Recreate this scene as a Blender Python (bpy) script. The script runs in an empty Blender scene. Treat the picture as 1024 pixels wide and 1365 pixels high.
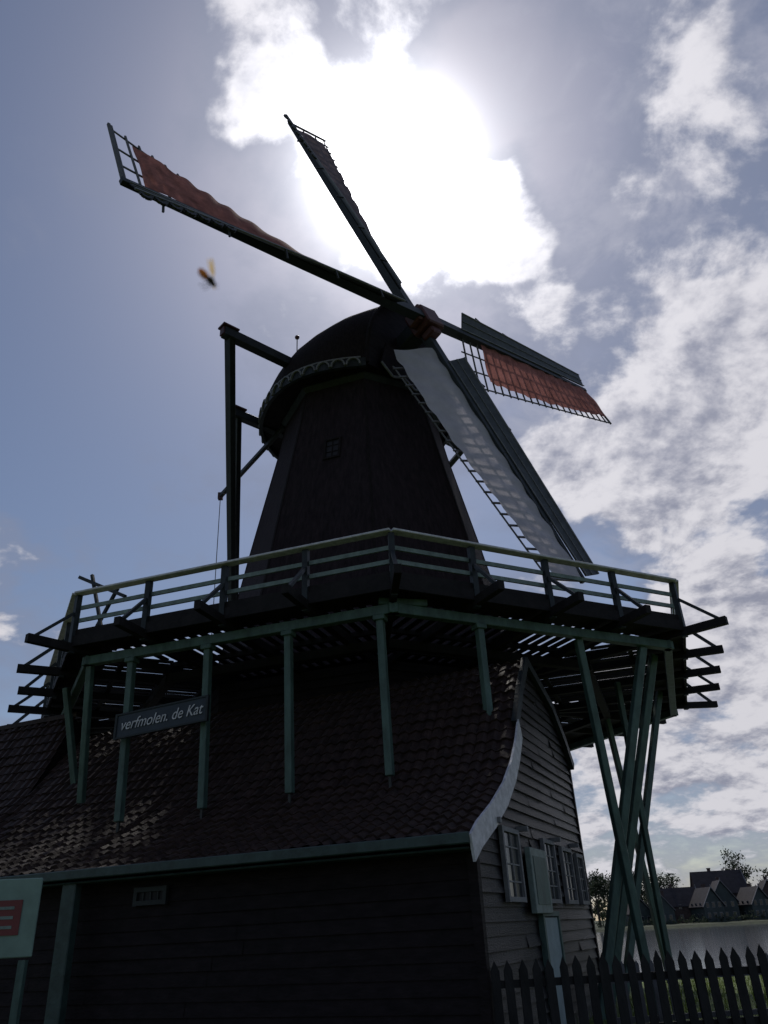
import bpy, math, random
from mathutils import Vector, Matrix
random.seed(7)
V=Vector
rad=math.radians
scene=bpy.context.scene
UP=V((0,0,1))

# ------------------------------------------------------------ materials
def mat(name,col,rough=0.6,var=0.35,scale=4.0,bump=0.2,stretch=(1,1,1),spec=0.4,trans=0.0,bscale=None,metal=0.0):
    m=bpy.data.materials.new(name); m.use_nodes=True
    nt=m.node_tree; n=nt.nodes; l=nt.links
    b=n['Principled BSDF']
    tc=n.new('ShaderNodeTexCoord'); mp=n.new('ShaderNodeMapping'); mp.inputs['Scale'].default_value=stretch
    l.new(tc.outputs['Object'],mp.inputs['Vector'])
    nz=n.new('ShaderNodeTexNoise'); nz.inputs['Scale'].default_value=scale; nz.inputs['Detail'].default_value=6; nz.inputs['Roughness'].default_value=0.65
    l.new(mp.outputs['Vector'],nz.inputs['Vector'])
    cr=n.new('ShaderNodeValToRGB')
    cr.color_ramp.elements[0].position=0.3; cr.color_ramp.elements[1].position=0.7
    cr.color_ramp.elements[0].color=[c*(1-var) for c in col]+[1]
    cr.color_ramp.elements[1].color=[min(1,c*(1+var)) for c in col]+[1]
    l.new(nz.outputs['Fac'],cr.inputs['Fac'])
    l.new(cr.outputs['Color'],b.inputs['Base Color'])
    b.inputs['Roughness'].default_value=rough
    b.inputs['Specular IOR Level'].default_value=spec
    b.inputs['Metallic'].default_value=metal
    if bump>0:
        n2=n.new('ShaderNodeTexNoise'); n2.inputs['Scale'].default_value=bscale or scale*4; n2.inputs['Detail'].default_value=5
        l.new(mp.outputs['Vector'],n2.inputs['Vector'])
        bp=n.new('ShaderNodeBump'); bp.inputs['Strength'].default_value=bump; bp.inputs['Distance'].default_value=0.03
        l.new(n2.outputs['Fac'],bp.inputs['Height']); l.new(bp.outputs['Normal'],b.inputs['Normal'])
    if trans>0:
        tr=n.new('ShaderNodeBsdfTranslucent'); l.new(cr.outputs['Color'],tr.inputs['Color'])
        mx=n.new('ShaderNodeMixShader'); mx.inputs[0].default_value=trans
        l.new(b.outputs[0],mx.inputs[1]); l.new(tr.outputs[0],mx.inputs[2])
        l.new(mx.outputs[0],n['Material Output'].inputs['Surface'])
    return m

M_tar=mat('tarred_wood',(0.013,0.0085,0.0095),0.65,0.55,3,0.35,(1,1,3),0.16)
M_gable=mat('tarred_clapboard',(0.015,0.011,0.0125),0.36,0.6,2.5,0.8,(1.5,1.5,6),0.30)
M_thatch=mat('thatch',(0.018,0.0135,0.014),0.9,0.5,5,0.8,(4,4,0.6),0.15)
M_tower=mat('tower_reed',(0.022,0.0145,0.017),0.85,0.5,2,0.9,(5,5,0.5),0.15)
M_deck=mat('deck_wood',(0.015,0.012,0.0125),0.7,0.45,4,0.3,spec=0.2)
M_green=mat('green_paint',(0.066,0.112,0.098),0.5,0.4,5,0.25,(1,1,0.4))
M_pale=mat('pale_green_paint',(0.165,0.21,0.195),0.5,0.35,6,0.2)
M_white=mat('weathered_white_paint',(0.54,0.52,0.55),0.5,0.3,7,0.2)
M_dim=mat('dim_grey_paint',(0.17,0.168,0.178),0.55,0.3,7,0.15)
M_beam=mat('dark_green_beam',(0.021,0.026,0.029),0.5,0.4,4,0.2,spec=0.3)
M_board=mat('grey_wind_board',(0.055,0.06,0.068),0.55,0.4,3,0.2)
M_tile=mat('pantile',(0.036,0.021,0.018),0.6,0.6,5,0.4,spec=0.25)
M_clothred=mat('red_sailcloth',(0.36,0.15,0.13),0.85,0.35,1.8,0.4,(1,1,1),0.2,0.55)
M_clothdark=mat('dark_sailcloth',(0.17,0.135,0.15),0.85,0.3,1.8,0.4,(1,1,1),0.2,0.45)
M_clothskylit=mat('skylit_grey_sailcloth',(0.60,0.56,0.61),0.85,0.12,1.5,0.25,(1,1,1),0.2,0.40)  # light grey paints in the skylight on the lower sail's front
M_red=mat('red_oxide_paint',(0.075,0.022,0.02),0.5,0.3,5,0.1)
M_glass=mat('window_glass',(0.02,0.025,0.03),0.1,0.2,2,0.0,spec=0.6)
M_iron=mat('iron',(0.03,0.03,0.03),0.5,0.2,6,0.1)
M_lath=mat('weathered_lath',(0.11,0.105,0.11),0.6,0.3,6,0.1)

# ------------------------------------------------------------ mesh builder
class MB:
    def __init__(s): s.v=[]; s.f=[]
    def beam(s,p0,p1,w,h,up=UP,w1=None,h1=None):
        p0=V(p0);p1=V(p1);d=(p1-p0)
        if d.length<1e-6: return
        d.normalize()
        up=V(up)
        sd=d.cross(up)
        if sd.length<1e-4: sd=d.cross(V((1,0,0)))
        sd.normalize(); u=sd.cross(d)
        w1=w if w1 is None else w1; h1=h if h1 is None else h1
        i=len(s.v)
        for p,a,b in ((p0,w,h),(p1,w1,h1)):
            for x,y in ((-1,-1),(1,-1),(1,1),(-1,1)):
                s.v.append(p+sd*(x*a/2)+u*(y*b/2))
        for q in ((0,1,2,3),(7,6,5,4),(0,4,5,1),(1,5,6,2),(2,6,7,3),(3,7,4,0)):
            s.f.append([i+k for k in q])
    def box(s,c,ax,ay,az):
        c=V(c);i=len(s.v)
        for z in (-1,1):
            for x,y in ((-1,-1),(1,-1),(1,1),(-1,1)):
                s.v.append(c+V(ax)*x+V(ay)*y+V(az)*z)
        for q in ((3,2,1,0),(4,5,6,7),(0,1,5,4),(1,2,6,5),(2,3,7,6),(3,0,4,7)):
            s.f.append([i+k for k in q])
    def poly(s,pts):
        i=len(s.v); s.v+= [V(p) for p in pts]; s.f.append(list(range(i,i+len(pts))))
    def prism(s,pts,off):
        off=V(off);i=len(s.v);n=len(pts)
        s.v+=[V(p) for p in pts]+[V(p)+off for p in pts]
        s.f.append([i+k for k in range(n)][::-1]); s.f.append([i+n+k for k in range(n)])
        for k in range(n):
            s.f.append([i+k,i+(k+1)%n,i+n+(k+1)%n,i+n+k])
    def grid(s,rows,close=False):
        i=len(s.v);m=len(rows[0])
        for r in rows: s.v+=[V(p) for p in r]
        for a in range(len(rows)-1):
            for b in range(m if close else m-1):
                c=(b+1)%m
                s.f.append([i+a*m+b,i+a*m+c,i+(a+1)*m+c,i+(a+1)*m+b])
    def ell(s,c,r,ax=None,nu=12,nv=8):
        c=V(c); R=ax or Matrix.Identity(3)
        rows=[]
        for a in range(nv+1):
            th=math.pi*a/nv
            rows.append([c+R@V((r[0]*math.cos(th),r[1]*math.sin(th)*math.cos(2*math.pi*b/nu),r[2]*math.sin(th)*math.sin(2*math.pi*b/nu))) for b in range(nu)])
        s.grid(rows,True)
    def build(s,name,m,parent=None,smooth=False,bevel=0):
        me=bpy.data.meshes.new(name); me.from_pydata([tuple(v) for v in s.v],[],s.f)
        me.materials.append(m); me.validate(); me.update()
        if smooth:
            for p in me.polygons: p.use_smooth=True
        o=bpy.data.objects.new(name,me); scene.collection.objects.link(o)
        if parent: o.parent=parent
        if bevel:
            b=o.modifiers.new('bev','BEVEL'); b.width=bevel; b.segments=1; b.limit_method='ANGLE'
        return o
def empty(name):
    o=bpy.data.objects.new(name,None); scene.collection.objects.link(o); return o

# ============================================================ WINDMILL
mill=empty('windmill')
O=V((-0.65,23.5,0))
R0=9.8; A0=-85.5; T8=math.tan(rad(22.5)); C8=math.cos(rad(22.5))
def ang(a): return V((math.cos(rad(a)),math.sin(rad(a)),0))
ZD=7.6
def octring(r,z,sub=1):
    return [O+ang(A0+45*k)*r+UP*z for k in range(8)]
tw=MB()
prof=[(7.55,5.15),(9,4.75),(10.8,4.33),(12.7,3.93),(14.7,3.48),(16.6,3.05),(18.6,2.68)]
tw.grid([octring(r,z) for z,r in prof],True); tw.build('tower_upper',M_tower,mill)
tw=MB()
for k in range(8):
    for (z0,r0),(z1,r1) in zip(prof[:-1],prof[1:]):
        d=ang(A0+45*k); tw.beam(O+d*(r0-0.02)+UP*z0,O+d*(r1-0.02)+UP*z1,0.08,0.05,d)
tw.build('tower_corner_boards',M_thatch,mill)
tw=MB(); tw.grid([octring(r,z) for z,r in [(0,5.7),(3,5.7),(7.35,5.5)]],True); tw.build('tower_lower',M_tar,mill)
tw=MB()
for i in range(16):
    z=3.6+i*0.23
    tw.grid([octring(5.75,z),octring(5.715,z+0.225)],True)
tw.build('tower_lower_clapboards',M_tar,mill)
tw=MB()
tw.grid([octring(2.8,18.0),octring(2.95,18.15),octring(2.95,18.35)],True); tw.build('tower_curb',M_beam,mill)
def window(parent,c,rt,w,h,nrm,cols=2,rows=3,frame=M_lath,name='window'):
    c=V(c);rt=V(rt).normalized();nrm=V(nrm).normalized();up=nrm.cross(rt)*1.0
    if up.z<0: up=-up
    g=MB(); g.box(c,rt*w/2,nrm*0.01,up*h/2); g.build(name+'_glass',M_glass,parent)
    f=MB()
    for sx in (-1,1): f.box(c+rt*sx*w/2+nrm*0.02,rt*0.035,nrm*0.035,up*(h/2+0.04))
    for sz in (-1,1): f.box(c+up*sz*h/2+nrm*0.022,rt*(w/2-0.035),nrm*0.033,up*0.035)
    for i in range(1,cols): f.box(c+rt*(-w/2+w*i/cols)+nrm*0.018,rt*0.012,nrm*0.014,up*(h/2-0.04))
    for i in range(1,rows): f.box(c+up*(-h/2+h*i/rows)+nrm*0.016,rt*(w/2-0.04),nrm*0.011,up*0.011)
    f.build(name+'_frame',frame,parent)
nAB=ang(A0-22.5); tAB=V((-nAB.y,nAB.x,0))
M_wdim=mat('dark_window_pane',(0.02,0.018,0.02),0.5,0.2,2,0.0,spec=0.2)
_g=M_glass; M_glass=M_wdim
window(mill,O+nAB*3.13+UP*15.1+tAB*0.1,tAB,0.5,0.8,(nAB+UP*0.2),2,3,M_thatch,'tower_window')
M_glass=_g

# ---- gallery
pl=MB(); jo=MB(); fa=MB(); ri=MB(); rp=MB(); tr=MB(); mr=MB(); st=MB()
aE=R0*C8
for k in range(8):
    am=A0+22.5+45*k; nn=ang(am); tt=V((-nn.y,nn.x,0))
    hw=aE*T8; u=-hw+0.08
    while u<hw-0.05:
        a0=max(4.72,abs(u)/T8+0.06)
        if a0<aE-0.1:
            j=random.uniform(-0.012,0.012)
            pl.beam(O+nn*a0+tt*(u+j)+UP*(ZD-0.02),O+nn*(aE-0.03)+tt*(u+j)+UP*(ZD-0.02+random.uniform(-0.006,0.006)),0.165,0.035)
        u+=0.29
    for a in (5.4,6.6,7.75):
        hl=a*T8-0.03
        jo.beam(O+nn*a-tt*hl+UP*(ZD-0.095),O+nn*a+tt*hl+UP*(ZD-0.095),0.11,0.11)
    # closed eaves soffit under the outer walkway edge
    a_i=8.1; a_o=aE-0.07
    fa.prism([O+nn*a_i-tt*(a_i*T8-0.01)+UP*(ZD-0.07),O+nn*a_i+tt*(a_i*T8-0.01)+UP*(ZD-0.07),O+nn*a_o+tt*(a_o*T8-0.01)+UP*(ZD-0.07),O+nn*a_o-tt*(a_o*T8-0.01)+UP*(ZD-0.07)],UP*0.025)
    for q in range(-3,5):
        if q%2: continue
        u=q*7.5/8
        if q==4:
            d=ang(A0+45*(k+1)); p0=O+d*5.0; p1=O+d*(R0+0.95); post=O+d*(R0-0.05); dd=d
        else:
            ast=max(4.7,abs(u)/T8+0.1)
            p0=O+nn*ast+tt*u; p1=O+nn*(aE+random.uniform(0.8,0.97))+tt*u; post=O+nn*(aE-0.04)+tt*u; dd=nn
        zj=ZD-0.25
        jo.beam(p0+UP*zj,p1+UP*(zj+0.02),0.14,0.18)
        rp.beam(post+UP*(ZD-0.36),post+UP*(ZD+0.985),0.12,0.12,dd)
        st.beam(p1-dd*0.15+UP*(zj+0.09),post+dd*0.06+UP*(ZD+0.55),0.07,0.07)
    def seg(r,z,w,h,mb,over=0.0):
        p0=O+ang(A0+45*k)*r+UP*z; p1=O+ang(A0+45*(k+1))*r+UP*z; d=(p1-p0).normalized()
        mb.beam(p0-d*over,p1+d*over,w,h)
    seg(R0-0.02,ZD-0.10,0.05,0.24,fa)
    seg(R0-0.06,ZD+0.10,0.04,0.14,fa)
    seg(R0,ZD+1.02,0.22,0.05,tr)
    seg(R0-0.1,ZD+0.70,0.045,0.09,mr)
    seg(R0-0.1,ZD+0.40,0.045,0.09,mr)
    seg(9.3,ZD-0.45,0.18,0.2,ri,0.12)
    seg(7.2,ZD-0.44,0.2,0.2,fa,0)
pl.build('gallery_planks',M_deck,mill); jo.build('gallery_joists',M_deck,mill); fa.build('gallery_fascia',M_deck,mill)
ri.build('gallery_ring_beam',M_green,mill,bevel=0.01); rp.build('gallery_rail_posts',M_beam,mill); tr.build('gallery_top_rail',M_white,mill,bevel=0.01)
mr.build('gallery_mid_rails',M_pale,mill); st.build('gallery_rail_struts',M_beam,mill)
cs=MB(); cs.beam((-7.7,17.6,9.75),(-6.3,17.1,8.95),0.08,0.08); cs.beam((-7.35,17.5,9.75),(-6.7,17.3,7.7),0.07,0.07); cs.beam((-6.7,17.6,9.4),(-7.5,17.9,7.8),0.07,0.07); cs.build('capstan_spokes',M_beam,mill)

# ---- barn frame of reference
YB=rad(67)
P1=V((0.93,11.77,0)); G=V((math.cos(YB),math.sin(YB),0)); E=V((-math.sin(YB),math.cos(YB),0))
prf=[(-0.3,2.70),(0,2.82),(0.8,3.15),(1.6,3.55),(2.26,4.0),(2.7,4.4),(3.1,4.87),(3.8,5.72),(4.6,6.5)]
def roofz(L):
    for (a,za),(b,zb) in zip(prf[:-1],prf[1:]):
        if L<=b: return za+(zb-za)*(L-a)/(b-a)
    return prf[-1][1]
po=MB(); pin=MB()
def barnL(p): return (V((p.x,p.y,0))-P1).dot(G)
nn=ang(A0-22.5); tt=V((-nn.y,nn.x,0)); aB=9.3*C8
for u in (-2.42,-0.55,1.3,3.28):
    p=O+nn*aB+tt*u; zb=roofz(barnL(p))+0.3
    po.beam(p-nn*0.15+UP*zb,p+UP*(ZD-0.54),0.14,0.16,nn); pin.beam(p-nn*0.15+UP*(zb-0.3),p-nn*0.15+UP*zb,0.05,0.05,nn)
    po.box(p+UP*(ZD-0.60),tt*0.12,nn*0.12,UP*0.05)
n2=ang(A0+22.5); t2=V((-n2.y,n2.x,0))
p=O+n2*aB-t2*1.6; zb=roofz(barnL(p))-0.35
po.beam(p+UP*zb,p+UP*(ZD-0.54),0.14,0.16,n2); po.box(p+UP*(ZD-0.60),t2*0.12,n2*0.12,UP*0.05)
po.beam(O+ang(A0)*9.4-tt*0.3+UP*(ZD-0.28),O+ang(A0)*9.4+t2*0.75+UP*(ZD-0.28),0.14,0.14)
p=O+ang(A0-45)*9.25
po.beam(V((-6.75,17.2,4.3)),p+UP*(ZD-0.54),0.14,0.14,nn)
po.beam(V((-7.6,18.9,4.9)),O+ang(A0-60)*8.9+UP*(ZD-0.4),0.14,0.14,nn)
def strut(a,b,w=0.155): po.beam(V(a),V(b),w,w,V((0.3,-1,0)))
strut((4.6,17.3,0),(4.12,16.4,7.05))
strut((3.5,17.1,0),(5.75,17.2,7.05),0.17)
strut((3.98,18.5,0),(6.35,18.3,7.2),0.17)
strut((4.75,20.4,0),(7.5,21.8,7.2))
strut((7.25,25.2,0),(6.65,24.6,7.2))
strut((5.95,20.5,0),(5.9,20.2,7.1),0.13)
po.build('gallery_support_posts',M_green,mill,bevel=0.012); pin.build('post_iron_feet',M_iron,mill)

# ---- cap
F=V((0.675,-0.738,0)).normalized(); Q=V((F.y,-F.x,0))
if Q.x>0: Q=-Q
ZB=18.2
def wS(s):
    return 3.5*math.sqrt(max(0,1-(s/3.95)**2)) if s<0 else 3.5*(1-0.058*s*s)
hs=[(-3.9,0.25),(-3.6,0.8),(-3,1.45),(-2,2.2),(-1,2.75),(0,3.15),(1.7,3.6),(2.7,3.6)]
def hS(s):
    for (a,ha),(b,hb) in zip(hs[:-1],hs[1:]):
        if s<=b:
            t=(s-a)/(b-a); return ha+(hb-ha)*t
    return hs[-1][1]
cap=MB(); rows=[]; S=[-3.93,-3.8,-3.6,-3.3,-3,-2.6,-2.2,-1.8,-1.3,-0.8,-0.3,0.2,0.8,1.3,1.7,2.2,2.7]
for s_ in S:
    rows.append([O+F*s_+Q*(wS(s_)*math.cos(math.pi*i/24))+UP*(ZB+hS(s_)*math.sin(math.pi*i/24)**0.9) for i in range(25)])
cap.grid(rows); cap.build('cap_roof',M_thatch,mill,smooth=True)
fr=MB(); fr.poly([p-F*0.12 for p in rows[-1]]); fr.poly([O+F*s_+Q*wS(s_)+UP*ZB for s_ in S]+[O+F*s_-Q*wS(s_)+UP*ZB for s_ in S[::-1]])
fr.build('cap_front_boards',M_tar,mill)
tm=MB()
for i in range(24):
    tm.beam(rows[-1][i]+F*0.03,rows[-1][i+1]+F*0.03,0.10,0.14,F)
tm.build('cap_front_arch',M_thatch,mill)
sk=MB(); sc=MB()
out=[O+F*s_+Q*(wS(s_)+0.03)+UP*ZB for s_ in S]
outl=[O+F*s_-Q*(wS(s_)+0.03)+UP*ZB for s_ in S]
for ln in (out,outl):
    for a,b in zip(ln[:-1],ln[1:]):
        sk.beam(a,b,0.12,0.34)
    L=0; pts=[]; nxt=0
    for a,b in zip(ln[:-1],ln[1:]):
        d=(b-a).length
        while nxt<=L+d:
            pts.append(a+(b-a)*((nxt-L)/d)); nxt+=0.5
        L+=d
    for a,b in zip(pts[:-1],pts[1:]):
        m_=(a+b)/2; o_=(m_-O); o_.z=0; o_.normalize(); dd=(b-a).normalized()
        arc=[m_+o_*0.09+dd*(0.23*math.cos(t))+UP*(-0.12+0.28*math.sin(t)) for t in [math.pi*j/6 for j in range(7)]]
        for p,q in zip(arc[:-1],arc[1:]): sc.beam(p,q,0.05,0.085,o_)
        sc.beam(a+o_*0.05+UP*0.2,b+o_*0.05+UP*0.2,0.05,0.06)
sk.build('cap_skirt',M_beam,mill); sc.build('cap_scallop_trim',M_dim,mill)
bd=MB(); c=O+F*2.78+UP*(ZB+0.95)
bpts=[c+Q*x+UP*z for x,z in ((-1.5,-0.75),(-1.0,-1.15),(-0.5,-0.95),(0,-1.25),(0.5,-0.95),(1.0,-1.15),(1.5,-0.75),(1.2,0.25),(0.5,0.15),(-0.5,0.15),(-1.2,0.25))]
bd.prism(bpts,F*0.06); bd.build('cap_beard_board',M_tar,mill)
bd=MB()
for a,b in zip(bpts[:7][:-1],bpts[:7][1:]): bd.beam(a+F*0.09,b+F*0.09,0.08,0.05,F)
bd.build('beard_trim',M_dim,mill)
rd=MB(); b0=O+F*(-0.9)+Q*2.3+UP*(ZB+1.9); rd.beam(b0,b0+UP*1.5,0.035,0.035); rd.build('cap_rod',M_iron,mill)
rd=MB(); rd.ell(b0+UP*1.53,(0.09,0.09,0.09)); rd.build('cap_rod_ball',M_red,mill,smooth=True)

# tail beams
tb=MB()
e1=O+Q*5.65+UP*19.3; tb.beam(O-Q*5.65+UP*19.3,e1+Q*0.25,0.3,0.34)
e2=O-F*2.5+Q*3.75+UP*18.3; tb.beam(O-F*2.5-Q*3.75+UP*18.3,e2+Q*0.2,0.28,0.3)
tail=O-F*8.2+UP*9.0
tb.beam(e1,tail,0.24,0.3,F,0.2,0.2); tb.beam(e2,tail,0.2,0.22,F)
tb.beam(O-Q*5.65+UP*19.3,tail,0.2,0.2,F); tb.beam(O-F*2.5-Q*3.75+UP*18.3,tail,0.18,0.2,F)
tb.beam(O-F*3.3+UP*18.8,tail-F*0.2-UP*0.8,0.34,0.34,Q)
lev0=V((-3.5,23.4,18.1)); lev1=V((-6.5,26.7,17.2)); tb.beam(lev0,lev1,0.14,0.16)
tb.build('tail_beams',M_beam,mill,bevel=0.01)
tc_=MB()
for e in (e1,e2):
    tc_.box(e+UP*0.22+Q*0.05,Q*0.3,F*0.2,UP*0.03); tc_.box(e+Q*0.28,Q*0.03,F*0.12,UP*0.14)
tc_.box(lev1,V((0.09,0,0)),V((0,0.09,0)),UP*0.14)
tc_.build('tail_beam_ends',M_red,mill)
rp_=MB(); rp_.beam(lev1,lev1-UP*8.5,0.025,0.025); rp_.build('brake_rope',M_iron,mill)

# ---- sails
H=V((1.70,20.75,20.22))
N=V((0.65,-0.71,0.265)).normalized()
ea=V((-0.2886,-0.295,-0.088)); eb=V((-0.153,0.002,0.375))
ea=(ea-N*ea.dot(N)*0.8).normalized(); eb=(eb-N*eb.dot(N)).normalized()
sh=MB(); 
sh.beam(H-N*3.4,H+N*0.35,0.62,0.62); sh.build('windshaft',M_beam,mill,bevel=0.04)
hb=MB(); hb.box(H+N*0.1,ea*0.42,eb*0.42,N*0.42); 
for d in (ea,-ea,eb,-eb): hb.box(H+N*0.1+d*0.55,d*0.14,N*0.27,N.cross(d)*0.25)
hb.build('poll_end_hub',M_red,mill,bevel=0.05)
def arm(idx,e,off,RS,r0,r1,cm,w=2.05,a0=21,a1=24,pw=0.9,lead=0.74):
    l=N.cross(e).normalized(); B=H+N*off
    def th(r): 
        t=max(0,min(1,(r-1.5)/(RS-1.5))); return rad(a0-a1*t**pw)
    def P(r,c,o=0):
        t=th(r); cd=-l*math.cos(t)-N*math.sin(t); nd=N*math.cos(t)-l*math.sin(t)
        return B+e*r+cd*c+nd*o
    s=MB(); s.beam(B,B+e*RS*0.55,0.36,0.34,N,0.29,0.27); s.beam(B+e*RS*0.55,B+e*RS,0.29,0.27,N,0.17,0.16)
    s.build('sail_stock_%d'%idx,M_beam,mill,bevel=0.01)
    g=MB(); r=1.9
    while r<RS-0.05:
        g.beam(P(r,-0.05,0.0),P(r,w+0.1,0.0),0.045,0.05,e); r+=0.43
    for c in (0.72,1.4,w):
        prev=P(1.75,c,-0.035)
        for i in range(1,17):
            q=P(1.75+(RS-1.85)*i/16,c,-0.035); g.beam(prev,q,0.05,0.035,N); prev=q
    g.beam(P(RS-0.06,-0.05,0),P(RS-0.06,w+0.1,0),0.07,0.07,e)
    g.build('sail_lattice_%d'%idx,M_lath,mill)
    b=MB(); rows=[]
    for i in range(21):
        r=1.8+(RS-1.95)*i/20
        rows.append([P(r,-0.13,0.12),P(r,-lead,0.26)])
    b.grid(rows); b.grid([[p-N*0.03 for p in rw] for rw in rows])
    b.build('sail_leading_board_%d'%idx,M_board,mill)
    b=MB()
    for rw,rx in zip(rows[:-1],rows[1:]):
        b.beam(rw[0]+N*0.03,rx[0]+N*0.03,0.04,0.03,N); b.beam(rw[1],rx[1],0.05,0.05,N)
        m0=(rw[0]+rw[1])/2; m1=(rx[0]+rx[1])/2; b.beam(m0+N*0.02,m1+N*0.02,0.02,0.02,N)
    b.build('sail_board_edge_%d'%idx,M_dim,mill)
    hk=MB()
    r=3
    while r<RS-0.3:
        hk.beam(P(r,-lead,0.26),P(r,-lead-0.3,0.1),0.05,0.05,e); r+=1.9
    r=RS*0.74
    if idx<3:
      while r<RS-0.2:
        for j in range(5):
            b0_=math.pi*j/5; b1_=math.pi*(j+1)/5
            hk.beam(P(r+0.15-0.15*math.cos(b0_),-lead-0.02-0.15*math.sin(b0_),0.24),P(r+0.15-0.15*math.cos(b1_),-lead-0.02-0.15*math.sin(b1_),0.24),0.09,0.07,N)
        r+=0.4
    hk.build('sail_hooks_%d'%idx,M_iron,mill)
    c_=MB(); rows=[]; n=96
    for i in range(n+1):
        r=r0+(r1-r0)*i/n; f=i/n
        we=(w-0.08)*(0.90+0.10*math.sin(math.pi*f)) + 0.045*abs(math.sin(f*math.pi*12))-0.03
        rows.append([P(r,0.1+(we-0.1)*j/8, 0.08+0.05*math.sin(math.pi*j/8)*math.sin(math.pi*f)+0.028*math.sin(f*54+j*0.9+2*math.sin(f*9))) for j in range(9)])
    c_.grid(rows); c_.build('sail_cloth_%d'%idx,cm,mill,smooth=True)
arm(1,ea,0.28,11.5,1.9,10.85,M_clothred,2.15,24,30,1.7,0.5)
arm(3,-ea,0.28,10.9,2.9,10.8,M_clothred)
arm(2,eb,-0.1,12.7,1.9,12.2,M_clothdark,1.9,24,27,1.3,0.42)
arm(4,-eb,-0.1,10.75,1.1,10.65,M_clothskylit,2.05)

# ============================================================ BARN
barn=empty('weatherboard_barn')
OUT=G.cross(UP).normalized()
if OUT.x<0: OUT=-OUT
def BP(L,t,z,o=0): return P1+G*L+E*t+UP*z+OUT*o
back=[(4.6,6.5),(6.5,5.95),(7.4,5.35),(7.85,4.9)]
def backL(z):
    for (a,za),(b,zb) in zip(back[:-1],back[1:]):
        if zb<=z<=za: return a+(b-a)*(za-z)/(za-zb)
    return 7.85 if z<4.9 else 4.6
def frontL(z):
    if z<=2.82: return 0.22
    for (a,za),(b,zb) in zip(prf[:-1],prf[1:]):
        if za<=z<=zb: return max(0.22,a+(b-a)*(z-za)/(zb-za))
    return 4.6
g=MB(); z=0.0
while z<6.35:
    z1=min(z+0.185,6.48)
    La=frontL(z1); Lb=backL(z1); La0=frontL(z); Lb0=backL(z)
    jz=random.uniform(-0.012,0.012)
    cuts=[La0]
    if Lb0-La0>3: cuts+=sorted([random.uniform(La0+1,Lb0-1) for _ in range(2)])
    cuts.append(Lb0)
    for i,(c0,c1) in enumerate(zip(cuts[:-1],cuts[1:])):
        o=random.uniform(0.035,0.06); o2=o+random.uniform(-0.015,0.015); jz2=jz+random.uniform(-0.012,0.012)
        a0=c0 if i else La0; a1=c0 if i else La; b0=c1-0.008; b1=(c1-0.008) if i<len(cuts)-2 else Lb
        g.poly([BP(a0,0,z+jz,o),BP(b0,0,z+jz2,o2),BP(b1,0,z1+0.01,0.008),BP(a1,0,z1+0.01,0.008)]); g.poly([BP(a0,0,z+jz,o),BP(b0,0,z+jz2,o2),BP(b0,0,z+jz2,0),BP(a0,0,z+jz,0)])
    z=z1
g.poly([BP(0.22,0,0,-0.02),BP(7.85,0,0,-0.02),BP(7.85,0,4.9,-0.02),BP(7.4,0,5.35,-0.02),BP(6.5,0,5.95,-0.02),BP(4.6,0,6.5,-0.02)]+[BP(max(L,0.22),0,z,-0.02) for L,z in prf[::-1][1:-1]])
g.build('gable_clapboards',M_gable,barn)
g=MB(); g.beam(BP(0.2,0,0,0.0)-G*0.02,BP(0.2,0,2.8,0)-G*0.02,0.14,0.14,G); g.beam(BP(7.87,0,0),BP(7.87,0,4.9),0.12,0.12,G); g.build('corner_boards',M_tar,barn)
g=MB(); z=0
while z<2.75:
    z1=z+0.2
    t=0.08
    while t<17:
        t1=min(17,t+random.uniform(3,5)); o=random.uniform(0.03,0.045)
        q0=P1+G*0.22
        a=q0+E*t; b=q0+E*(t1-0.008)
        g.poly([a+UP*z-G*o,b+UP*z-G*o,b+UP*(z1+0.01)-G*0.008,a+UP*(z1+0.01)-G*0.008])
        g.poly([a+UP*z-G*o,b+UP*z-G*o,b+UP*z,a+UP*z]); t=t1
    z=z1
g.poly([BP(0.24,0,0),BP(0.24,17,0),BP(0.24,17,2.9),BP(0.24,0,2.9)])
g.build('front_wall_clapboards',M_tar,barn)
def tileroof(name,lz,t0,t1,parent,step=0.27,lift=0.0):
    mb=MB(); rows=[]
    n=int((t1-t0)/0.055)
    pts=[];
    for (L0,z0),(L1,z1) in zip(lz[:-1],lz[1:]):
        d=math.hypot(L1-L0,z1-z0); k=max(1,int(d/0.02))
        for i in range(k): pts.append((L0+(L1-L0)*i/k,z0+(z1-z0)*i/k))
    pts.append(lz[-1])
    acc=0; prev=pts[0]; sel=[pts[0]]
    for p in pts[1:]:
        acc+=math.hypot(p[0]-prev[0],p[1]-prev[1]); prev=p
        if acc>=step: sel.append(p); acc=0
    if sel[-1]!=pts[-1]: sel.append(pts[-1])
    for i,(a,b) in enumerate(zip(sel[:-1],sel[1:])):
        dL=b[0]-a[0]; dz=b[1]-a[1]; d=math.hypot(dL,dz); nL=-dz/d; nz=dL/d
        r0=[];r1=[]
        for j in range(n+1):
            t=t0+(t1-t0)*j/n
            ph=2*math.pi*t/0.235
            wv=0.028*math.sin(ph)+0.012*math.sin(2*ph+0.8)+0.02*math.sin(t*0.9+i*0.35)
            k=int(t/0.235); rnd=math.sin(k*12.9+i*78.2)*43758.5; rnd=(rnd-math.floor(rnd)-0.5)*0.024
            for rr,pt,o in ((r0,a,0.05),(r1,b,0.015)):
                oo=o+wv+rnd+lift
                rr.append(BP(pt[0]+nL*oo,t,pt[1]+nz*oo))
        rows+= [r0,r1]
    mb.grid(rows); return mb.build(name,M_tile,parent)
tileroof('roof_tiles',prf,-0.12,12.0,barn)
g=MB(); g.grid([[BP(L,-0.1,z-0.05),BP(L,12.0,z-0.05)] for L,z in prf+back[1:]]); 
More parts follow.
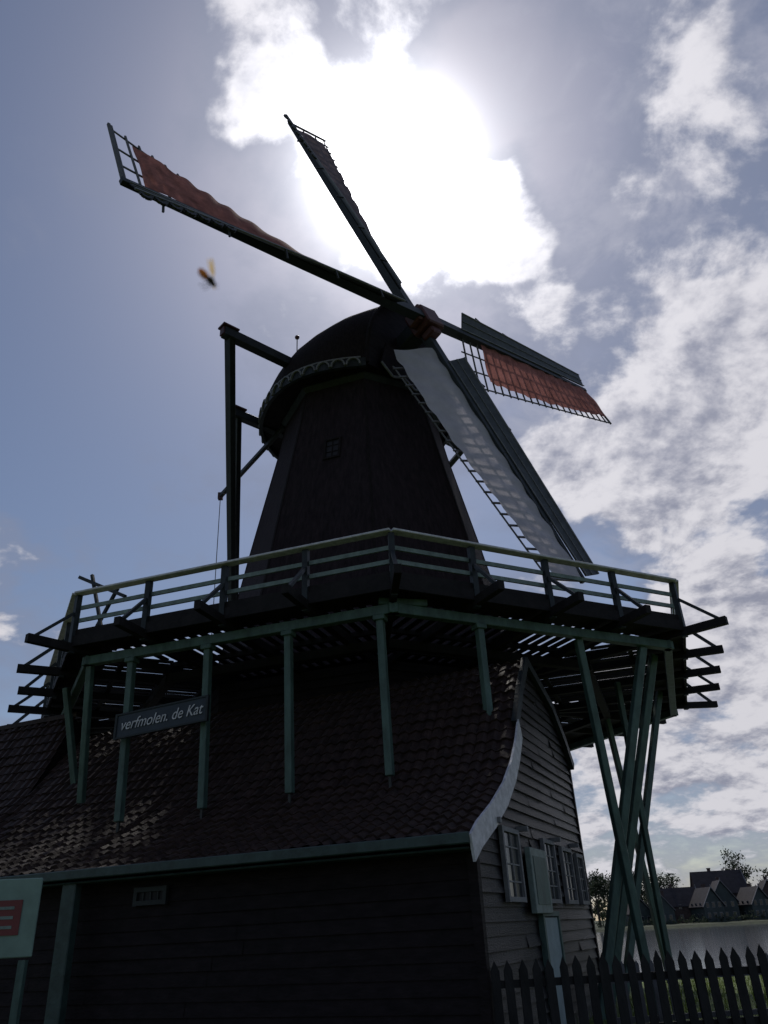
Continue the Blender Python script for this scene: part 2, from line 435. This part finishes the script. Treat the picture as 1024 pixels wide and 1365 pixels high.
g.build('roof_underlay',M_tar,barn)
g=MB(); g.beam(BP(-0.33,-0.15,2.68),BP(-0.33,17.2,2.68),0.12,0.15); g.beam(BP(-0.1,-0.1,2.56),BP(-0.1,17.2,2.56),0.42,0.03)
g.beam(BP(-0.18,7.0,0),BP(-0.18,7.0,2.56),0.3,0.16,G)
g.build('gutter_and_fascia',mat('fascia_green',(0.034,0.058,0.053),0.5,0.4,4,0.25),barn,bevel=0.015)
g=MB()
pts=[(-0.36,2.62)]+[(L,z) for L,z in prf[1:7]]
for (a,za),(b,zb) in zip(pts[:-1],pts[1:]):
    g.prism([BP(a,-0.14,za+0.10),BP(b,-0.14,zb+0.10),BP(b+0.10,-0.14,zb-0.24),BP(a+0.10,-0.14,za-0.24)],OUT*0.04)
g.build('curved_bargeboard',M_white,barn)
g=MB()
pts=[(3.1,4.87),(3.8,5.72),(4.6,6.5),(6.5,5.95),(7.4,5.35),(7.95,4.82)]
for (a,za),(b,zb) in zip(pts[:-1],pts[1:]): g.beam(BP(a,-0.1,za),BP(b,-0.1,zb),0.1,0.2)
g.build('upper_bargeboard',M_beam,barn)
for i,(La,Lb,za,zb) in enumerate(((1.45,2.35,1.95,2.95),(4.05,4.85,1.95,2.95),(5.5,6.35,1.95,2.9),(6.85,7.45,1.95,2.85))):
    window(barn,BP((La+Lb)/2,0,(za+zb)/2,0.06),G,Lb-La,zb-za,OUT,2,4,M_dim,'gable_window_%d'%i)
g=MB(); g.box(BP(3.25,0,2.25,0.13),G*0.55,OUT*0.05,UP*0.5); g.build('gable_shutter',M_pale,barn,bevel=0.01)
g=MB(); 
g.box(BP(3.25,0,2.25,0.185),G*0.42,OUT*0.006,UP*0.37); g.build('shutter_panel',M_green,barn)
g=MB(); g.box(BP(3.85,0,0.85,0.07),G*0.5,OUT*0.03,UP*0.84); g.build('gable_door',mat('door_blue_grey',(0.25,0.32,0.34),0.5,0.2,4,0.1),barn)
g=MB()
for dx in (-0.55,0.55): g.box(BP(3.85+dx,0,0.86,0.08),G*0.05,OUT*0.05,UP*0.86)
g.box(BP(3.85,0,1.75,0.08),G*0.6,OUT*0.05,UP*0.04); g.build('gable_door_frame',M_green,barn)
g=MB()
for L in (1.0,2.55,4.95,6.6): g.box(BP(L,0,3.02,0.13),G*0.04,OUT*0.1,UP*0.04)
g.build('shutter_hooks',M_dim,barn)
_g=M_glass; M_glass=M_wdim
window(barn,P1+G*0.17+E*5.6+UP*2.3,-E,0.6,0.2,-G,4,1,M_beam,'front_window')
M_glass=_g
b2=prf[:7]+[(3.65,5.85),(4.2,6.95)]
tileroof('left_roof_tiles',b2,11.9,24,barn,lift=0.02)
g=MB(); g.grid([[BP(L,11.9,z-0.05),BP(L,24,z-0.05)] for L,z in b2+[(8.5,2.8)]]); 
g.poly([BP(3.1,11.9,4.8),BP(3.65,11.9,5.8),BP(4.2,11.9,6.9),BP(6.5,11.9,4.8)]); g.build('left_roof_underlay',M_tar,barn)
g=MB(); g.poly([BP(0.3,16.9,0),BP(0.3,24,0),BP(0.3,24,2.9),BP(0.3,16.9,2.9)]); g.build('left_wall',M_tar,barn)
g=MB(); g.beam(BP(4.2,11.8,7.0),BP(4.2,24,7.0),0.22,0.12); g.build('left_ridge_cap',M_tile,barn)
g=MB(); g.poly([BP(7.8,0,0),BP(7.8,24,0),BP(7.8,24,2.9),BP(7.8,0,4.9)]); g.build('back_wall',M_tar,barn)

# ============================================================ name sign
sign=empty('mill_name_sign')
nn=ang(A0-22.5); tt=V((-nn.y,nn.x,0))
sa=O+nn*(aB+0.15)-tt*2.5+UP*5.55; sb=O+nn*(aB+0.15)-tt*0.38+UP*5.68
g=MB(); g.beam(sa,sb,0.05,0.46,UP); g.build('board',mat('sign_board_paint',(0.022,0.032,0.045),0.45,0.2,3,0.1),sign,bevel=0.01)
g=MB()
dx=(sb-sa).normalized()
for z_ in (-0.24,0.24): g.beam(sa+UP*z_+nn*0.015,sb+UP*z_+nn*0.015,0.06,0.035,UP)
for p in (sa,sb): g.beam(p-UP*0.26+nn*0.012,p+UP*0.26+nn*0.012,0.05,0.07,nn)
g.build('board_frame',M_beam,sign)
cu=bpy.data.curves.new('lettering','FONT'); cu.body='verfmolen. de Kat'; cu.size=0.33; cu.shear=0.4; cu.extrude=0.004; cu.align_x='CENTER'; cu.align_y='CENTER'
to=bpy.data.objects.new('lettering',cu); scene.collection.objects.link(to)
cu.materials.append(M_white)
bpy.context.view_layer.update()
sc_=1.9/max(0.1,to.dimensions.x)
c=(sa+sb)/2+nn*0.045
dyv=nn.cross(dx).normalized()
if dyv.z<0: dyv=-dyv
nz_=dx.cross(dyv)
mx=Matrix(((dx.x,dyv.x,nz_.x,c.x),(dx.y,dyv.y,nz_.y,c.y),(dx.z,dyv.z,nz_.z,c.z),(0,0,0,1)))
to.matrix_world=mx@Matrix.Diagonal((sc_,sc_*1.2,1,1)); to.parent=sign

# ============================================================ notice sign at left
ns=empty('notice_sign')
M_ns=mat('notice_green',(0.18,0.26,0.225),0.5,0.15,4,0.05)
c=V((-5.12,11.0,1.98)); dr=V((1,0.15,0)).normalized(); nf=V((0.15,-1,0)).normalized()
g=MB(); g.box(c,dr*0.42,nf*0.02,UP*0.45); g.build('panel',M_ns,ns,bevel=0.01)
M_em=mat('emblem_red',(0.17,0.035,0.035),0.5,0.1,3,0)
g=MB(); g.box(c+nf*0.03+dr*0.05,dr*0.17,nf*0.006,UP*0.20); g.build('red_emblem',M_em,ns)
g=MB()
for zz_ in (-0.11,0,0.11): g.box(c+nf*0.04+dr*0.03+UP*zz_,dr*0.10,nf*0.004,UP*0.018)
g.build('emblem_mark',M_pale,ns)
g=MB(); g.beam(V((c.x-0.3,c.y+0.05,0)),V((c.x-0.3,c.y+0.05,1.5)),0.09,0.09); g.beam(V((c.x+0.3,c.y+0.1,0)),V((c.x+0.3,c.y+0.1,1.5)),0.09,0.09); g.build('legs',M_green,ns)

# ============================================================ picket fence
fence=empty('picket_fence')
M_fence=mat('fence_wood',(0.017,0.016,0.017),0.6,0.5,5,0.3,(1,1,0.4),0.2)
fa0=V((1.15,11.95,0)); fa1=V((11.5,12.9,0)); fd=(fa1-fa0).normalized(); fn=V((fd.y,-fd.x,0))
g=MB(); L=(fa1-fa0).length; x=0; 
while x<L:
    c=fa0+fd*x; h=1.20+random.uniform(-0.02,0.02); w=0.058+random.uniform(-0.005,0.005); tl=random.uniform(-0.015,0.015)
    pts=[c-fd*w+UP*0.06,c+fd*w+UP*0.06,c+fd*(w+tl)+UP*(h-0.12),c+fd*tl+UP*h,c-fd*(w-tl)+UP*(h-0.12)]
    g.prism(pts,fn*0.022); x+=0.185+random.uniform(-0.006,0.006)
g.build('pickets',M_fence,fence)
g=MB()
for z_ in (0.35,0.92): g.beam(fa0-fn*0.04+UP*z_,fa1-fn*0.04+UP*z_,0.05,0.09)
x=0.4
while x<L: g.beam(fa0+fd*x-fn*0.1,fa0+fd*x-fn*0.1+UP*1.08,0.1,0.1,fn); x+=2.4
g.build('rails_and_posts',M_fence,fence)
fence2=empty('picket_fence')
g=MB(); a0=V((3.0,13.6,0)); a1=V((13,14.6,0)); d=(a1-a0).normalized(); n_=V((d.y,-d.x,0)); x=0
while x<(a1-a0).length:
    c=a0+d*x; g.prism([c-d*0.03+UP*0.05,c+d*0.03+UP*0.05,c+d*0.03+UP*1.0,c+UP*1.05,c-d*0.03+UP*1.0],n_*0.02); x+=0.23
g.build('pickets',M_lath,fence2)
g=MB(); g.beam(a0-n_*0.03+UP*0.8,a1-n_*0.03+UP*0.8,0.05,0.07); g.beam(a0-n_*0.03+UP*0.3,a1-n_*0.03+UP*0.3,0.05,0.07); g.build('rails',M_lath,fence2)

# ============================================================ ground, water, far bank
M_grass=mat('grass',(0.075,0.11,0.025),0.9,0.5,1.3,0.8,bscale=30)
g=MB()
xs=[-900,-300,-100,-40,-15,0,10,20,40,100,300,900]
ysn=[-900,-200,-50,0,8,14,20,26,30,31.5,34]
zz=[0,0,0,0,0,0,0,0,-0.05,-0.5,-1.5]
g.grid([[V((x,y+ (2.0*math.sin(x*0.05) if y>26 else 0),z)) for x in xs] for y,z in zip(ysn,zz)])
g.build('ground',M_grass)
g=MB()
for i in range(6000):
    x=random.uniform(1.5,14); y=random.uniform(12.2,26); 
    if (V((x,y,0))-P1).dot(OUT)<0.2: continue
    h=random.uniform(0.08,0.3); a=random.uniform(0,6.28); d=V((math.cos(a),math.sin(a),0))*0.012
    l=V((random.uniform(-.08,.08),random.uniform(-.08,.08),h)); b=V((x,y,-0.01))
    g.poly([b-d,b+d,b+l])
g.build('grass_tufts',mat('grass_blade',(0.11,0.15,0.03),0.7,0.4,1,0,trans=0.5))
mw=bpy.data.materials.new('river_water'); mw.use_nodes=True; n=mw.node_tree.nodes; l=mw.node_tree.links
b=n['Principled BSDF']; b.inputs['Base Color'].default_value=(0.05,0.06,0.075,1); b.inputs['Roughness'].default_value=0.10; b.inputs['IOR'].default_value=1.33
tc=n.new('ShaderNodeTexCoord'); mp=n.new('ShaderNodeMapping'); mp.inputs['Scale'].default_value=(0.7,1.6,1)
nz=n.new('ShaderNodeTexNoise'); nz.inputs['Scale'].default_value=1.2; nz.inputs['Detail'].default_value=6
bp=n.new('ShaderNodeBump'); bp.inputs['Strength'].default_value=0.2; bp.inputs['Distance'].default_value=0.04
l.new(tc.outputs['Object'],mp.inputs['Vector']); l.new(mp.outputs['Vector'],nz.inputs['Vector']); l.new(nz.outputs['Fac'],bp.inputs['Height']); l.new(bp.outputs['Normal'],b.inputs['Normal'])
g=MB(); g.poly([V((-3000,20,-0.6)),V((3000,20,-0.6)),V((3000,3500,-0.6)),V((-3000,3500,-0.6))]); g.build('river_water',mw)
g=MB(); yy=[(198,-1.0),(200,-0.1),(206,0.15),(400,0.5),(1500,1),(3400,2)]
xs=[-3000,-800,-300,-100,0,40,60,80,100,140,300,800,3000]
g.grid([[V((x,y+(3*math.sin(x*0.07) if y<300 else 0),z)) for x in xs] for y,z in yy]); g.build('far_bank_ground',mat('far_bank_grass',(0.035,0.045,0.022),0.9,0.5,0.6,0.5))

M_hd=mat('dark_green_boards',(0.04,0.055,0.055),0.6,0.3,1,0.1)
M_hr=mat('far_roof_tile',(0.036,0.032,0.037),0.7,0.3,1,0.1,spec=0.2)
M_hb=mat('far_brick',(0.075,0.05,0.045),0.8,0.3,2,0.1)
def house(x,y,w,d,hw,hr,yaw,mw_):
    h=empty('riverside_house'); r=rad(yaw); ax=V((math.cos(r),math.sin(r),0)); ay=V((-math.sin(r),math.cos(r),0)); c=V((x,y,0.1))
    g=MB(); g.box(c+UP*hw/2,ax*w/2,ay*d/2,UP*hw/2)
    for s in (-1,1): g.prism([c+ay*s*d/2-ax*w/2+UP*hw,c+ay*s*d/2+ax*w/2+UP*hw,c+ay*s*d/2+UP*(hw+hr)],-ay*s*0.2)
    g.build('walls',mw_,h)
    g=MB()
    for s in (-1,1): g.prism([c+ax*s*(w/2+0.3)-ay*(d/2+0.3)+UP*(hw-0.3),c-ay*(d/2+0.3)+UP*(hw+hr+0.1),c+ay*(d/2+0.3)+UP*(hw+hr+0.1),c+ax*s*(w/2+0.3)+ay*(d/2+0.3)+UP*(hw-0.3)],UP*0.2)
    g.build('roof',M_hr,h)
    g=MB()
    for s in (-1,1): g.beam(c+ax*s*(w/2+0.35)-ay*(d/2+0.42)+UP*(hw-0.2),c-ay*(d/2+0.42)+UP*(hw+hr+0.25),0.12,0.22,ay)
    g.beam(c-ay*(d/2+0.42)+UP*(hw+hr),c-ay*(d/2+0.42)+UP*(hw+hr+0.8),0.15,0.15)
    for fl in range(2):
        for k in (-1,0,1):
            zc=1.4+fl*2.2
            if zc+0.6>hw+(hr*0.3): continue
            q=c-ay*(d/2+0.04)+ax*k*w*0.3+UP*zc
            g.box(q,ax*0.4,ay*0.03,UP*0.6)
            q=c+ax*(w/2+0.04)*(-1)+ay*k*d*0.3+UP*zc
            g.box(q,ax*0.03,ay*0.4,UP*0.5)
    g.build('white_trim',M_dim,h)
    g=MB()
    for fl in range(2):
        for k in (-1,0,1):
            zc=1.4+fl*2.2
            if zc+0.6>hw+(hr*0.3): continue
            q=c-ay*(d/2+0.09)+ax*k*w*0.3+UP*zc
            g.box(q,ax*0.3,ay*0.02,UP*0.48)
            q=c-ax*(w/2+0.09)+ay*k*d*0.3+UP*zc
            g.box(q,ax*0.02,ay*0.3,UP*0.4)
    g.build('window_panes',M_glass,h)
    g=MB(); q=c+ay*d*0.1+ax*w*0.12+UP*(hw+hr); g.box(q,ax*0.35,ay*0.35,UP*0.9); g.box(q+UP*0.95,ax*0.45,ay*0.45,UP*0.1); g.build('chimney',M_hb,h)
for (x,y,w_,d_,hw,hr,yw,m_) in ((56,214,5.5,7,2.6,3.0,12,M_hd),(62,211,5,8,3.0,3.2,-15,M_hd),(67.5,216,6,9,3.8,3.8,80,M_hb),(72,209,5,7,3.4,3.7,8,M_hd),(77,213,6,8,4.2,4.4,-8,M_hd),(80.5,222,8,12,6.2,5.0,84,M_hb),(83.5,210,5,7,3.4,3.4,10,M_hd),(89,214,6,8,4.0,4.2,-12,M_hb),(94.5,210,5.5,8,3.4,3.6,78,M_hd),(100,214,6,8,3.6,3.6,5,M_hd),(107,213,6,8,3.6,3.6,-5,M_hb)):
    house(x,y,w_,d_,hw,hr,yw,m_)

M_leaf=mat('foliage',(0.04,0.055,0.03),0.8,0.5,0.6,0,trans=0.25)
M_bark=mat('bark',(0.05,0.04,0.035),0.9,0.3,3,0.3)
def crown(mb,c,r,n,ls):
    cl=[]
    for i in range(max(6,n//60)):
        a=random.uniform(0,6.28); ph=math.acos(random.uniform(-0.6,1)); q=random.uniform(0.45,1)
        cl.append(V((c[0]+r[0]*q*math.sin(ph)*math.cos(a),c[1]+r[1]*q*math.sin(ph)*math.sin(a),c[2]+r[2]*q*math.cos(ph))))
    for i in range(n):
        k=random.choice(cl); sg=r[0]*0.2
        p=k+V((random.gauss(0,sg),random.gauss(0,sg),random.gauss(0,sg*0.8)))
        a=V((random.gauss(0,1),random.gauss(0,1),random.gauss(0,1))).normalized(); b_=a.cross(V((random.gauss(0,1),random.gauss(0,1),random.gauss(0,1)))).normalized()
        s=ls*random.uniform(0.5,1.2)
        mb.poly([p-a*s,p+b_*s*0.5,p+a*s,p-b_*s*0.5])
def tree(x,y,h,r,n=1500,ls=0.35):
    t=empty('riverside_tree'); g=MB(); g.beam(V((x,y,0)),V((x,y,h*0.6)),0.6,0.6,V((0,1,0)),0.25,0.25)
    for i in range(9):
        a=i*2.4; z0=h*(0.3+0.04*i); g.beam(V((x,y,z0)),V((x+math.cos(a)*r*0.7,y+math.sin(a)*r*0.7,z0+h*0.28)),0.2,0.2,V((0,1,0)),0.05,0.05)
    g.build('trunk_and_limbs',M_bark,t)
    g=MB(); crown(g,(x,y,h*0.66),(r,r,h*0.36),n,ls); g.build('crown',M_leaf,t)
tree(49,222,12,4.2,1900); tree(54,228,13,4.2,1900); tree(61,226,12,4.5,1900); tree(86.5,224,17,3.6,1000,0.34); tree(96,228,12,4); tree(91,232,15,3.5,900,0.32); tree(103,230,13,5)
tree(70,232,12,4.5,1900)
g=MB()
for i in range(90):
    x=-60+i*4+random.uniform(-2,2); y=240+random.uniform(-8,25); h=random.uniform(6,10.5)
    crown(g,(x,y,h*0.5),(3.8,3.8,h*0.5),260,0.55)
g.build('distant_tree_row',M_leaf)
g=MB()
for i in range(70):
    x=40+i*1.2; h=random.uniform(0.5,1.5); crown(g,(x,203+random.uniform(-1,1),h*0.7),(1.0,1.0,h),60,0.2)
g.build('riverside_shrubs',M_leaf)

# ============================================================ flying bee
bee=empty('flying_bee')
bc=V((-0.0951,0.3277,0.339))+V((0,0,1.6))
dx=V((0.6,0.15,-0.75)).normalized(); dz=V((0.75,0.1,0.6)).normalized(); dy=dz.cross(dx).normalized(); dz=dx.cross(dy)
Rm=Matrix((dx,dy,dz)).transposed()
def bp_(x,y,z): return bc+Rm@V((x,y,z))*0.0013
M_bee=mat('bee_dark',(0.03,0.02,0.015),0.6,0.3,300,0)
M_beeY=mat('bee_amber',(0.65,0.32,0.08),0.7,0.3,300,0,trans=0.5)
g=MB(); g.ell(bp_(1.8,0,0),(0.0026,0.0023,0.0023),Rm); g.ell(bp_(4.2,0,-0.3),(0.0016,0.0018,0.0017),Rm)
for k in range(3):
    for s in (-1,1): 
        g.beam(bp_(2.6-k,s*1.2,-1),bp_(2.8-k*1.6,s*3,-2.2),0.0003,0.0003,dz); g.beam(bp_(2.8-k*1.6,s*3,-2.2),bp_(2.2-k*2,s*3.4,-4.2),0.00025,0.00025,dz)
for s in (-1,1): g.beam(bp_(5,s*0.5,0.4),bp_(6.6,s*1.4,0.8),0.0002,0.0002,dz)
g.build('thorax_head_legs',M_bee,bee,smooth=True)
g=MB(); g.ell(bp_(-2.8,0,-0.4),(0.0046,0.0023,0.0022),Rm); g.build('abdomen',M_beeY,bee,smooth=True)
g=MB()
for s in (-1,1):
    for (x0,lx,ly) in ((1.8,-2.5,9),(0.6,-4.5,6)):
        cpt=[];
        for j in range(10):
            a=2*math.pi*j/10; u=0.5-0.5*math.cos(a); v=math.sin(a)*0.16
            cpt.append(bp_(x0+lx*u+v*ly,s*(1+ly*u),1.6+1.5*u))
        g.poly(cpt)
g.build('wings',mat('bee_wing',(0.65,0.48,0.25),0.3,0.1,200,0,trans=0.7),bee)

# ============================================================ camera
p=rad(28.5); ro=rad(3.0)
cd=bpy.data.cameras.new('camera'); cam=bpy.data.objects.new('camera',cd); scene.collection.objects.link(cam); scene.camera=cam
fw=V((0,math.cos(p),math.sin(p))); up0=V((0,-math.sin(p),math.cos(p))); r0=V((1,0,0))
upv=up0*math.cos(ro)+r0*math.sin(ro); rt=r0*math.cos(ro)-up0*math.sin(ro)
mx=Matrix((rt,upv,-fw)).transposed().to_4x4(); mx.translation=V((0,0,1.6)); cam.matrix_world=mx
cd.sensor_fit='VERTICAL'; cd.sensor_height=36; cd.sensor_width=27; cd.lens=1030/1365*36
cd.clip_start=0.02; cd.clip_end=8000
cd.dof.use_dof=True; cd.dof.focus_distance=22; cd.dof.aperture_fstop=9

# ============================================================ sun and sky
SE=52.1; SA=3.0
def dirv(az,el): return V((math.sin(rad(az))*math.cos(rad(el)),math.cos(rad(az))*math.cos(rad(el)),math.sin(rad(el))))
sd=dirv(SA,SE)
sl=bpy.data.lights.new('sun','SUN'); sl.energy=2.2; sl.angle=rad(4.0); sl.color=(1,0.95,0.88)
so=bpy.data.objects.new('sun',sl); scene.collection.objects.link(so); so.rotation_euler=(-sd).to_track_quat('-Z','Y').to_euler(); so.location=sd*100
w=bpy.data.worlds.new('World'); scene.world=w; w.use_nodes=True
w.cycles.sampling_method='MANUAL'; w.cycles.sample_map_resolution=256
nt=w.node_tree; n=nt.nodes; l=nt.links
bg=n['Background']
def sock(i,v):
    if hasattr(v,'is_output') : l.new(v,i)
    elif isinstance(v,(tuple,list,Vector)): i.default_value=tuple(v) if len(v)==len(i.default_value) else tuple(v)+(1,)
    else: i.default_value=v
def mth(op,a,b=None,c=None,clamp=False):
    x=n.new('ShaderNodeMath'); x.operation=op; x.use_clamp=clamp; sock(x.inputs[0],a)
    if b is not None: sock(x.inputs[1],b)
    if c is not None: sock(x.inputs[2],c)
    return x.outputs[0]
def vm(op,a,b=None,s=None):
    x=n.new('ShaderNodeVectorMath'); x.operation=op; sock(x.inputs[0],a)
    if b is not None: sock(x.inputs[1],b)
    if s is not None: sock(x.inputs['Scale'],s)
    return x.outputs['Value'] if op=='DOT_PRODUCT' else x.outputs[0]
def mrange(v,a,b,c=0,d=1):
    x=n.new('ShaderNodeMapRange'); x.interpolation_type='SMOOTHSTEP'; sock(x.inputs[0],v); x.inputs[1].default_value=a; x.inputs[2].default_value=b; x.inputs[3].default_value=c; x.inputs[4].default_value=d
    return x.outputs[0]
def noise(vec,sc,det=8,ro_=0.55,dist=0.0):
    x=n.new('ShaderNodeTexNoise'); x.inputs['Scale'].default_value=sc; x.inputs['Detail'].default_value=det; x.inputs['Roughness'].default_value=ro_; x.inputs['Distortion'].default_value=dist
    l.new(vec,x.inputs['Vector']); return x
def mix(f,a,b):
    x=n.new('ShaderNodeMix'); x.data_type='RGBA'; sock(x.inputs[0],f); sock(x.inputs[6],a); sock(x.inputs[7],b); return x.outputs[2]
tc=n.new('ShaderNodeTexCoord'); D=tc.outputs['Generated']
sky=n.new('ShaderNodeTexSky'); sky.sky_type='NISHITA'; sky.sun_disc=False; sky.sun_elevation=rad(SE); sky.sun_rotation=rad(SA); sky.dust_density=0.6; sky.air_density=1.0; sky.ozone_density=1.5
sep=n.new('ShaderNodeSeparateXYZ'); l.new(D,sep.inputs[0])
zc=mth('MAXIMUM',sep.outputs[2],0.0)
inv=mth('DIVIDE',1.0,mth('ADD',zc,0.35))
CP=vm('SCALE',D,s=inv)
nz0=noise(CP,4.5,4,0.6)
warp=vm('SCALE',vm('SUBTRACT',nz0.outputs['Color'],(0.5,0.5,0.5)),s=0.19)
DN=n.new('ShaderNodeVectorMath'); DN.operation='NORMALIZE'; l.new(vm('ADD',D,warp),DN.inputs[0]); DW=DN.outputs[0]
fb=noise(CP,5.5,9,0.6,0.15).outputs['Fac']
blobs=[(-5,61,10,.22),(-14,60,6,.14),(-11,54,7,.22),(12.5,50.3,6.5,.30),(5.4,48.6,7,.26),(2,53,6,.28),(22,46,6,.09),(35,54.5,5,.20),(33,47.6,5,.15),
 (22,29,8.5,.33),(28,32,9,.33),(31,38.5,8,.24),(22.5,11.5,11,.30),(10,8,10,.18),(35,12,12,.26),(-31.5,22,4.5,.27),(14,43,5,.14),(24,19,5,.27),(15,30,4,.14),(18,40,5,.11),
 (13,57.5,5,-.28),(25,54,7,-.10),(30,43,4,-.06),(-30,50,18,-.18),(-22,32,14,-.16),(3,30,10,-.10),(18,22.5,3.5,-.12)]
acc=None
for az,el,r_,wt in blobs:
    d_=vm('DOT_PRODUCT',DW,dirv(az,el)); b_=mrange(d_,math.cos(rad(r_)),math.cos(rad(r_*0.15)),0,wt)
    acc=b_ if acc is None else mth('ADD',acc,b_)
dens=mth('ADD',fb,acc)
mask=mrange(dens,0.59,0.74)
thin=mrange(dens,0.36,0.64)
off=vm('SCALE',vm('SUBTRACT',sd,D),s=0.05)
fb2=noise(vm('ADD',CP,off),5.5,6,0.6,0.15).outputs['Fac']
rim=mth('SUBTRACT',fb,fb2)
shade=mrange(mth('ADD',mth('MULTIPLY',rim,2.8),mth('MULTIPLY',mth('SUBTRACT',0.88,dens),0.6)),-0.34,0.24)
dot=vm('DOT_PRODUCT',D,sd); dotp=mth('MAXIMUM',dot,0.0)
g1=mth('POWER',dotp,9.0); g2=mth('POWER',dotp,115.0); g3=mth('POWER',dotp,450.0); gm=mth('POWER',dotp,35.0)
K=10.0
greyc=(0.29*K,0.305*K,0.39*K); whitec=(0.72*K,0.71*K,0.76*K)
cl=mix(shade,greyc,whitec)
clb=vm('ADD',vm('SCALE',cl,s=mth('ADD',0.90,mth('MULTIPLY',g1,0.3))),vm('SCALE',(1.9*K,1.9*K,1.95*K),s=g2))
base=vm('MULTIPLY',sky.outputs[0],(0.66,0.64,0.66))
thinc=(0.225*K,0.255*K,0.355*K)
s1=mix(mth('MULTIPLY',thin,0.6),base,thinc)
hi=noise(CP,13.0,5,0.6,0.4).outputs['Fac']
reg=mrange(vm('DOT_PRODUCT',DW,dirv(26,42)),math.cos(rad(26)),math.cos(rad(8)))
s1=mix(mth('MULTIPLY',mth('MULTIPLY',mrange(hi,0.42,0.70),reg),0.55),s1,(0.44*K,0.45*K,0.54*K))
s1=vm('ADD',s1,vm('SCALE',(0.46*K,0.47*K,0.50*K),s=g2))
s1=vm('ADD',s1,vm('SCALE',(0.10*K,0.10*K,0.105*K),s=gm))
s2=mix(mask,s1,clb)
s3=vm('ADD',s2,vm('SCALE',(4.5*K,4.5*K,4.5*K),s=g3))
l.new(s3,bg.inputs['Color']); bg.inputs['Strength'].default_value=0.1
scene.view_settings.view_transform='Standard'; scene.view_settings.look='None'; scene.view_settings.exposure=0
